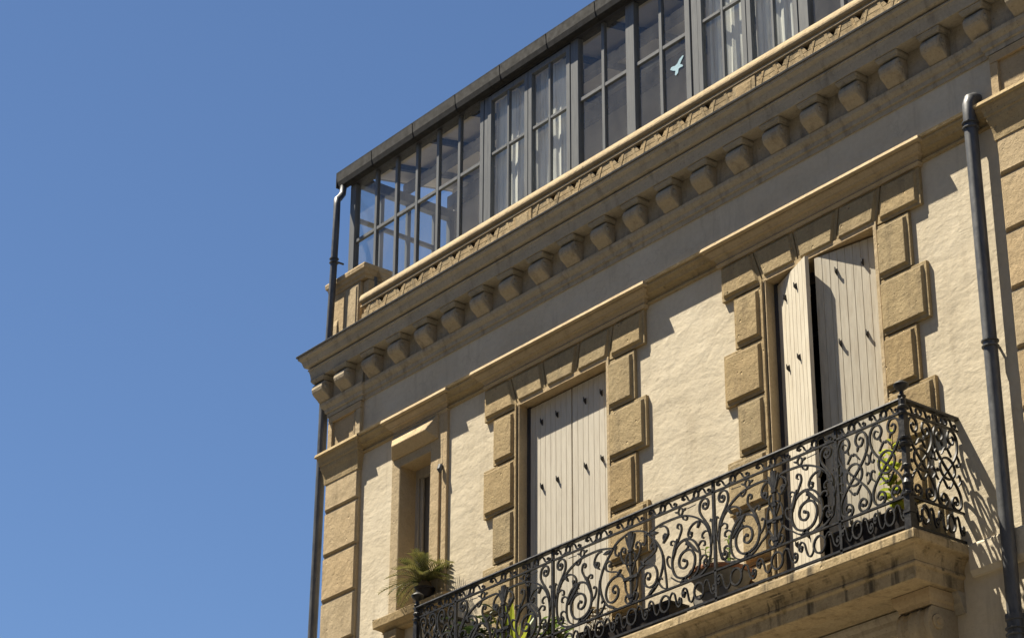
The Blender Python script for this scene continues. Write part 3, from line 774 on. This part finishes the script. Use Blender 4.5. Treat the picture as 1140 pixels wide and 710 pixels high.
posts = [2.955, 4.27, 6.206, 7.517]
def flat_map(u, v, n): return front(u, v, n)
for x in posts:
    mb = MB(); mb.box(x-.012, x+.012, RY-.010, RY+.010, 7.742, ZT-.012)
    mb.build('railing_post', M['iron'], rail)
def panel(x0, x1, kind, mapper, a0=0, a1=0):
    mb = MB(); mb.map = mapper
    if kind == 'narrow':
        n = 2; w = (x1-x0)/n
        for i in range(n): scroll_unit(mb, x0+w*(i+.5), w/2)
    else:
        Wd = (x1-x0)/2; ly = Wd > .8
        half_panel(mb, x0, 1, Wd, ly); half_panel(mb, x1, -1, Wd, ly); shaft(mb, (x0+x1)/2)
    band(mb, x0, x1, (Z2+ZT-.012)/2, (ZT-.012-Z2)/2*.92, .31 if kind == 'narrow' else .43)
    band(mb, x0, x1, (ZB+Z1)/2+.004, (Z1-ZB)/2*.74, .31 if kind == 'narrow' else .43)
    return mb.build('scroll_panel', M['iron'], rail)
panel(RX0+.03, posts[0], 'narrow', flat_map); panel(posts[0], posts[1], 'wide', flat_map); panel(posts[1], posts[2], 'wide', flat_map)
panel(posts[2], posts[3], 'wide', flat_map); panel(posts[3], RX1-.025, 'narrow', flat_map)
panel(RY+.03, -.005, 'narrow', side_at(RX1)); panel(RY+.03, -.005, 'narrow', side_at(RX0))

# ================================================================== DRAINPIPES
def pipe_thing(label, x, y, segs, r, collars, loc, group=None):
    t = thing('drainpipe', label, 'drainpipe', loc)
    for s in segs:
        mb = MB(); mb.tube(s[0], s[1], 14); mb.build('pipe', M['zinc'], t, True)
    for (cx, cy, z, rr) in collars:
        mb = MB()
        for dz in (-.022, .022): mb.lathe([(rr, -.008), (rr+.012, -.004), (rr+.012, .004), (rr, .008)], (cx, cy, z+dz), 16)
        mb.box(cx-.008, cx+.008, cy, cy+abs(cy)+.02, z-.008, z+.008)
        mb.build('collar', M['zinc'], t)
    return t
px_, py_ = 8.635, -.10
pipe_thing('grey zinc drainpipe running down the wall to the right of the balcony', px_, py_,
    [([(px_-.0, .03, 11.19), (px_, -.035, 11.19), (px_, -.075, 11.165), (px_, -.098, 11.11), (px_, py_, 11.0), (px_, py_, 9.0), (px_, py_, 7.0)], .052),
     ([(px_, py_, 7.10), (px_, py_, 7.06), (px_, py_, 7.055), (px_, py_, 3.0), (px_, py_, .02)], [.068, .068, .060, .060, .060])], .052,
    [(px_, py_, 10.93, .053), (px_, py_, 9.13, .053), (px_, py_, 6.98, .062)], (px_, py_, 0))
tp = [(.065, .035, 14.16), (.075, .02, 14.06), (.10, -.03, 13.99), (.135, -.085, 13.93), (.158, -.10, 13.85), (.158, -.10, 13.6), (.135, -.10, 12.9), (.105, -.10, 12.20)]
pipe_thing('thin zinc downpipe bent at its top, dropping from the conservatory gutter to the cornice', .1, -.1,
    [(tp, .037)], .037, [(.1455, -.10, 13.2, .038)], (.105, -.1, 12.2))
pipe_thing('dark zinc drainpipe down the far left corner of the house against the sky', -.1, 0,
    [([(-.085, .0, 11.86), (-.085, 0, 11.5), (-.10, 0, 10.2), (-.125, 0, 8.5), (-.14, 0, 6.5), (-.14, 0, .02)], .047)], .047,
    [(-.118, 0, 9.0, .044)], (-.14, 0, 0))

# ================================================================== ROOFTOP CONSERVATORY
cons = thing('rooftop_conservatory', 'grey metal framed conservatory glazed in small panes above the cornice', 'conservatory', (5, .7, 12.2))
GY = .12; GT, GM, GB = 14.15, 13.465, 12.35
CX0, CX1, CYB = .14, 9.55, 1.40
mb = MB()
mb.box(CX0, CX1, GY-.03, GY+.03, GB-.1, GB)
for a, b in ((.13, .225), (2.36, 2.42), (2.43, 2.49), (3.76, 3.87), (4.55, 4.67), (5.35, 5.42), (5.44, 5.52), (6.755, 6.87), (7.62, 7.74), (8.5, 8.62), (9.45, 9.55)):
    mb.box(a, b, GY-.035, GY+.035, GB, GT)
mb.box(CX0, CX0+.09, GY+.04, CYB, GT, 14.26); mb.box(CX0, CX0+.07, CYB-.06, CYB, GB, GT)
mb.build('frame', M['frame_grey'], cons, bevel=.004)
mb = MB(); mb.box(CX0-.004, CX1, GY-.05, GY+.07, GT+.002, 14.295); mb.build('head_beam', M['frame_dark_and_shade'], cons)  # dark colour stands in for the gutter's shadow on this beam
def lights(x0, x1, n, casement=False):
    mb = MB(); gl = MB()
    fy0, fy1 = GY-.02, GY+.02
    if casement:
        fy0, fy1 = GY-.042, GY+.01
        s = .055; mid = (x0+x1)/2
        for a, b in ((x0+.004, mid-.003), (mid+.003, x1-.004)):
            mb.box(a, a+s, fy0, fy1, 12.58, GT-.02); mb.box(b-s, b, fy0, fy1, 12.58, GT-.02)
            mb.box(a+s, b-s, fy0, fy1, 12.58, 12.69); mb.box(a+s, b-s, fy0, fy1, GT-.08, GT-.02)
            c = (a+b)/2
            mb.box(c-.015, c+.015, fy0+.008, fy1-.008, 12.69, GT-.08)
            mb.box(a+s, c-.015, fy0+.008, fy1-.008, GM-.016, GM+.016); mb.box(c+.015, b-s, fy0+.008, fy1-.008, GM-.016, GM+.016)
            gl.add([(a+s-.005, GY-.016, 12.685), (b-s+.005, GY-.016, 12.685), (b-s+.005, GY-.016, GT-.075), (a+s-.005, GY-.016, GT-.075)], [(0, 1, 2, 3)])
        o = mb.build('casement_window', M['frame_grey'], cons, bevel=.003)
    else:
        w = (x1-x0)/n
        for i in range(1, n): mb.box(x0+w*i-.021, x0+w*i+.021, fy0, fy1, GB, GT)
        for i in range(n):
            a = x0+w*i+(.021 if i else 0); b = x0+w*(i+1)-(.021 if i < n-1 else 0)
            mb.box(a, b, fy0+.003, fy1-.003, GM-.02, GM+.02)
        gl.add([(x0+.001, GY, GB+.01), (x1-.001, GY, GB+.01), (x1-.001, GY, GT-.002), (x0+.001, GY, GT-.002)], [(0, 1, 2, 3)])
        o = mb.build('fixed_window', M['frame_grey'], cons, bevel=.003)
    gl.build('window_pane', M['glass'], o)
lights(.225, 2.36, 6); lights(2.49, 3.76, 2, True); lights(3.87, 4.55, 2); lights(4.67, 5.35, 2); lights(5.52, 6.755, 2, True)
lights(6.87, 7.62, 2); lights(7.74, 8.5, 2); lights(8.62, 9.45, 2)
# glazed left end
mb = MB(); gl = MB()
for y in (.46, .81, 1.16): mb.box(CX0+.01, CX0+.055, y-.022, y+.022, GB, GT)
for a, b in ((.155, .438), (.482, .788), (.832, 1.138), (1.182, 1.34)): mb.box(CX0+.013, CX0+.052, a, b, 13.73, 13.775)
mb.add([(CX0+.01, .155, GT), (CX0+.05, .155, GT), (CX0+.05, .16, GT-.01), (CX0+.01, .16, GT-.01)], [(0, 1, 2, 3)])
gl.add([(CX0+.032, .156, GB), (CX0+.032, 1.34, GB), (CX0+.032, 1.34, GT-.001), (CX0+.032, .156, GT-.001)], [(0, 1, 2, 3)])
o = mb.build('side_window', M['frame_grey'], cons, bevel=.003); gl.build('window_pane', M['glass'], o)
# roof, rafters, gutter, inside
def roofz(y): return 14.30+.20*(y-.05)
mb = MB()
mb.loft([[(CX0-.06, -.0, roofz(0)), (CX0-.06, 1.65, roofz(1.65)), (CX0-.06, 1.65, roofz(1.65)+.05), (CX0-.06, -.0, roofz(0)+.05)], [(CX1, 0, roofz(0)), (CX1, 1.65, roofz(1.65)), (CX1, 1.65, roofz(1.65)+.05), (CX1, 0, roofz(0)+.05)]])
rf = mb.build('roof', [M['roof']], cons)
mb = MB()
mb.loft([[(CX0+.0, .10, roofz(.1)-.012), (CX0, 1.42, roofz(1.42)-.012), (CX0, 1.42, roofz(1.42)-.003), (CX0, .10, roofz(.1)-.003)], [(CX1, .10, roofz(.1)-.012), (CX1, 1.42, roofz(1.42)-.012), (CX1, 1.42, roofz(1.42)-.003), (CX1, .10, roofz(.1)-.003)]])
mb.build('ceiling', M['ceiling'], rf)
mb = MB(); x = .5
while x < CX1:
    mb.loft([[(x, .19, roofz(.19)-.075), (x, 1.40, roofz(1.4)-.075), (x, 1.40, roofz(1.4)-.014), (x, .19, roofz(.19)-.014)], [(x+.045, .19, roofz(.19)-.075), (x+.045, 1.40, roofz(1.4)-.075), (x+.045, 1.40, roofz(1.4)-.014), (x+.045, .19, roofz(.19)-.014)]])
    x += .705
mb.box(CX0+.05, CX1, .72, .80, roofz(.76)-.17, roofz(.76)-.08)
mb.box(CX0+.05, CX1, 1.31, 1.385, 14.28, 14.42)
mb.build('rafter', M['frame_dark_and_shade'], rf)
mb = MB()
gp = [(.0, 14.335), (-.006, 14.34), (-.016, 14.332), (-.014, 14.315), (-.008, 14.22), (.004, 14.165), (.022, 14.152), (.07, 14.148), (.07, 14.345), (.06, 14.345), (.055, 14.17), (.035, 14.165), (.016, 14.18), (.004, 14.23), (.0, 14.325)]
mb.loft([[(-.005, y, z) for y, z in gp], [(CX1, y, z) for y, z in gp]])
mb.box(-.008, .0, -.014, .07, 14.155, 14.33)
x = .6
while x < CX1:
    q = [(y-.005 if y < .03 else y, z-.004) for y, z in gp]
    mb.loft([[(x, y-.004, z-.003) for y, z in gp], [(x+.03, y-.004, z-.003) for y, z in gp]]); x += .72
mb.build('gutter', M['zinc_dark'], rf)
mb = MB(); mb.box(CX0+.02, CX1, CYB, CYB+.12, 12.2, 14.55); mb.box(CX1-.08, CX1, .16, CYB, 12.2, 14.4)
mb.box(CX0+.02, 1.02, CYB-.0+.001, CYB+.11, 12.2, 12.4)
mb.build('back_wall', M['interior'], cons)
mb = MB(); mb.box(CX0, CX1, .122, CYB+.12, 12.207, 12.25); mb.build('floor', M['floor_tile'], cons)

def curtain(x0, x1, label, seed):
    random.seed(seed); mb = MB(); n = 64; rows = []
    ph = [random.uniform(0, 6.28) for _ in range(4)]
    for j in range(9):
        z = 12.40+(14.10-12.40)*j/8; row = []
        for i in range(n+1):
            u = i/n; x = x0+(x1-x0)*u
            amp = .007+.004*(1-j/8)
            y = .178+amp*math.sin(u*38+ph[0]+.4*math.sin(u*7+ph[1]))+.003*math.sin(u*83+ph[2]+j*.15)
            row.append((x+.006*math.sin(j+ph[3]), y, z))
        rows.append(row)
    mb.loft(rows, False, False)
    o = mb.build('curtain', M['cloth'], None, True)
    tag(o, label, 'curtain', 'net curtains in the conservatory')
    return o
curtain(2.50, 3.115, 'white net curtain in the far left leaf of the farther pair of conservatory casements', 1)
curtain(3.13, 3.75, 'white net curtain in the casement leaf just left of the two dark fixed conservatory bays', 2)
curtain(5.53, 6.125, 'white net curtain just right of the dark pane with the blue bird', 3)
curtain(6.15, 6.745, 'white net curtain nearest the right edge, behind the pane with the white bird', 4)

def bird(cx, cz, s, mat, label):
    poly = [(-.10, .0), (-.082, .022), (-.055, .020), (-.03, .012), (.005, .022), (.035, .058), (.085, .078), (.098, .066), (.066, .032), (.042, -.002), (.075, -.022), (.085, -.045), (.045, -.040), (.02, -.045), (.012, -.085), (-.02, -.102), (-.034, -.088), (-.025, -.045), (-.06, -.028)]
    mb = MB(); mb.loft([[(cx+x*s, y, cz+z*s) for x, z in poly] for y in (GY-.0022-.0005, GY-.0045)])
    o = mb.build('bird_sticker', mat); tag(o, label, 'sticker', 'bird stickers on the panes'); return o
bird(5.205, 13.20, .92, M['sticker'], 'pale blue bird sticker on a dark lower pane of the conservatory')
b2 = bird(6.37, 13.62, 1.0, M['sticker_w'], 'white bird sticker high on a curtained pane near the top edge')
for v in b2.data.vertices: v.co.y -= .016

# ================================================================== PLANTS ON THE BALCONY AND SILL
def pot(name_parent, c, r0, r1, h, mat, rim=True):
    mb = MB(); prof = [(r0*.2, 0), (r0, 0), (r1, h*.82)]
    prof += [(r1+.015, h*.82), (r1+.018, h), (r1-.01, h)] if rim else [(r1, h), (r1-.012, h)]
    prof += [(r1-.02, h-.03), (.01, h-.03)]
    mb.lathe(prof, c, 20); return mb.build('pot', mat, name_parent, True)
def soil(par, c, r):
    mb = MB(); mb.lathe([(r, -.01), (r*.95, .0), (r*.5, .01), (.01, .012)], c, 16); mb.build('soil', M['soil'], par, True)
def blade(mb, base, dirv, L, w, droop, n=6, fold=.25):
    """one strap leaf, curved over by its weight"""
    d = Vector(dirv).normalized(); p = Vector(base); s = d.cross(Vector((0, 0, 1)))
    s = s.normalized() if s.length > .01 else Vector((1, 0, 0))
    rows = []
    for i in range(n+1):
        t = i/n; ww = w*math.sin(math.pi*min(1, .18+.82*t))**.7*(1 if t < 1 else .05)
        u = s.cross(d).normalized()
        rows.append([p-s*ww/2+u*ww*fold, p, p+s*ww/2+u*ww*fold])
        p = p+d*L/n; d = (d+Vector((0, 0, -droop/n))).normalized()
    mb.loft(rows, False, False)

# cycad on the sill
t = thing('potted_palm', 'bushy cycad palm with arching fronds on the small window sill', 'plant', (1.87, -.11, 9.062))
pc = (1.87, -.11, 9.062)
pot(t, pc, .06, .08, .09, M['black_pot'])
soil(t, (pc[0], pc[1], pc[2]+.07), .065)
mb = MB(); mb.lathe([(.05, 0), (.065, .03), (.06, .07), (.03, .10), (.01, .11)], (pc[0], pc[1], pc[2]+.07), 12); mb.build('trunk', M['bark'], t, True)
random.seed(11)
for k in range(34):
    mb = MB(); az = k*2.399+random.uniform(-.2, .2); el = random.uniform(.3, 1.25)
    if math.sin(az) > .35: el = max(el, .9)
    d = Vector((math.cos(az)*math.cos(el), math.sin(az)*math.cos(el), math.sin(el))); p = Vector((pc[0], pc[1], pc[2]+.13))
    L = random.uniform(.30, .46); n = 16; dr = random.uniform(.06, .13); pts = []
    for i in range(n+1):
        pts.append(p.copy()); p = p+d*L/n; d = (d+Vector((0, 0, -dr))).normalized()
    mb.tube(pts, [.005*(1-.7*i/n) for i in range(n+1)], 5)
    for i in range(2, n+1):
        q = pts[i]; tdir = (pts[i]-pts[i-1]).normalized(); sd = tdir.cross(Vector((0, 0, 1))).normalized()
        for s in (-1, 1):
            for jj in (0,):
                blade(mb, q-tdir*jj*L/n, tdir*.75+sd*s*.8+Vector((0, 0, .25)), .075*math.sin(math.pi*(.15+.8*i/n))*random.uniform(.7, 1.2)+.035, .0105, random.uniform(.1, .4), 3)
    mb.build('frond', M['palm'], t)

def leafy(t, base, stems, mat, lw, ll, seed, bark=M['bark']):
    random.seed(seed)
    for (dx, dy, h, nl) in stems:
        mb = MB(); p0 = Vector(base); top = p0+Vector((dx, dy, h)); pts = [p0.lerp(top, i/8)+Vector((random.uniform(-.008, .008), random.uniform(-.008, .008), 0)) for i in range(9)]
        mb.tube(pts, [.007-.0005*i for i in range(9)], 6); st = mb.build('stem', bark, t)
        lf = MB()
        for i in range(nl):
            q = pts[0].lerp(top, .25+.75*i/max(1, nl-1)); az = i*2.4+random.uniform(-.4, .4); el = random.uniform(-.1, .8)
            blade(lf, q, (math.cos(az)*math.cos(el), math.sin(az)*math.cos(el), math.sin(el)), ll*random.uniform(.7, 1.2), lw*random.uniform(.7, 1.2), .7, 5)
        lf.build('foliage', mat, st)
# broad-leaf bush by the left newel
t = thing('potted_shrub', 'dark leafy potted shrub at the far left end of the balcony', 'plant', (2.78, -.30, 7.742))
pot(t, (2.78, -.30, 7.742), .13, .17, .28, M['terracotta']); soil(t, (2.78, -.30, 7.99), .15)
random.seed(5)
leafy(t, (2.78, -.30, 7.99), [(random.uniform(-.22, .28), random.uniform(-.15, .15), random.uniform(.25, .66), 13) for _ in range(22)], M['darkleaf'], .05, .13, 21)
t = thing('potted_plant', 'tall plant with upright yellow-green strap leaves behind the railing', 'plant', (3.38, -.28, 7.742))
pot(t, (3.38, -.28, 7.742), .12, .16, .26, M['grey_pot']); soil(t, (3.38, -.28, 7.97), .14)
random.seed(9)
for k in range(20):
    mb = MB(); az = random.uniform(0, 6.28); sp_ = random.uniform(.12, .55)
    blade(mb, (3.38+random.uniform(-.08, .08), -.28+random.uniform(-.06, .06), 7.97), (math.cos(az)*sp_, math.sin(az)*sp_*.7, 1), random.uniform(.42, .68), random.uniform(.05, .085), .5, 9)
    mb.build('leaf', M['lime'] if k % 3 else M['green'], t)
t = thing('potted_plant', 'low potted plant with green and purple-brown leaves under the closed shutters', 'plant', (3.98, -.30, 7.742))
pot(t, (3.98, -.30, 7.742), .10, .13, .20, M['terracotta']); soil(t, (3.98, -.30, 7.91), .11)
random.seed(14)
leafy(t, (3.98, -.30, 7.91), [(random.uniform(-.16, .16), random.uniform(-.12, .12), random.uniform(.15, .34), 9) for _ in range(8)], M['green'], .045, .12, 31)
# planters
def trough(x0, x1, y0, y1, h, label):
    t = thing('planter', label, 'planter', ((x0+x1)/2, (y0+y1)/2, 7.742))
    mb = MB(); z = 7.746
    def r(i, zz): return [(x0+i, y0+i, zz), (x1-i, y0+i, zz), (x1-i, y1-i, zz), (x0+i, y1-i, zz)]
    mb.loft([r(.02, z), r(.0, z+h-.02), r(-.012, z+h-.02), r(-.012, z+h), r(.012, z+h), r(.02, z+h-.03)])
    mb.build('trough', M['black_pot'], t, bevel=.003)
    mb = MB(); mb.box(x0+.02, x1-.02, y0+.02, y1-.02, z+h-.05, z+h-.028); mb.build('soil', M['soil'], t)
    return t
trough(4.72, 5.55, -.46, -.26, .22, 'long dark window box standing behind the middle of the railing')
trough(7.30, 7.98, -.46, -.24, .24, 'shorter dark window box near the right newel post')
t = thing('dried_flower_pot', 'pot of dried cream flowers left of the long dark window box', 'plant', (4.52, -.36, 7.742))
pot(t, (4.52, -.36, 7.742), .09, .12, .22, M['black_pot']); soil(t, (4.52, -.36, 7.935), .10)
random.seed(3)
for k in range(12):
    mb = MB(); a = Vector((4.52+random.uniform(-.06, .06), -.36+random.uniform(-.05, .05), 7.94)); b = a+Vector((random.uniform(-.12, .12), random.uniform(-.06, .06), random.uniform(.10, .26)))
    mb.tube([a, a.lerp(b, .5)+Vector((.01, 0, .01)), b], .0035, 5); st = mb.build('stem', M['bark'], t)
    fl = MB()
    for j in range(7):
        az = j*.9; blade(fl, b, (math.cos(az), math.sin(az), .6), .04, .022, .8, 3)
    fl.build('flower', M['petal'], st)
t = thing('cactus_bowl', 'wide terracotta bowl of small upright green succulents on a grey block', 'plant', (5.98, -.30, 7.742))
mb = MB(); mb.loft([[(5.80, -.42, 7.744), (6.16, -.42, 7.744), (6.16, -.18, 7.744), (5.80, -.18, 7.744)], [(5.78, -.43, 7.93), (6.18, -.43, 7.93), (6.18, -.17, 7.93), (5.78, -.17, 7.93)]])
mb.build('block', M['grey_pot'], t, bevel=.01)
mb = MB(); mb.lathe([(.02, 0), (.13, 0), (.20, .06), (.235, .135), (.25, .14), (.25, .17), (.225, .17), (.215, .14), (.01, .13)], (5.98, -.30, 7.932), 28); mb.build('bowl', M['grey_pot'], t, True)
mb = MB(); mb.lathe([(.236, 0), (.252, .0), (.256, .02), (.25, .034), (.232, .034), (.226, .01)], (5.98, -.30, 8.068), 28); mb.build('rim', M['terracotta'], t, True)
mb = MB(); mb.lathe([(.215, -.01), (.2, .005), (.1, .012), (.01, .014)], (5.98, -.30, 8.07), 20); mb.build('soil', M['soil'], t, True)
leafy(t, (5.84, -.30, 8.07), [(-.02, .0, .27, 14), (.02, .02, .18, 9)], M['green'], .022, .055, 41, M['green'])
leafy(t, (6.07, -.30, 8.07), [(.01, .0, .30, 15), (.05, -.03, .2, 9)], M['green'], .022, .055, 43, M['green'])
t = thing('potted_vine', 'slender potted vine with lime yellow leaves just left of the right newel post', 'plant', (7.74, -.32, 7.742))
pot(t, (7.74, -.17, 7.742), .075, .10, .2, M['terracotta']); soil(t, (7.74, -.17, 7.915), .085)
leafy(t, (7.74, -.17, 7.92), [(-.02, -.10, .52, 12), (-.07, -.08, .66, 12), (.07, -.12, .74, 11), (.0, -.10, .40, 8)], M['lime'], .065, .10, 51)
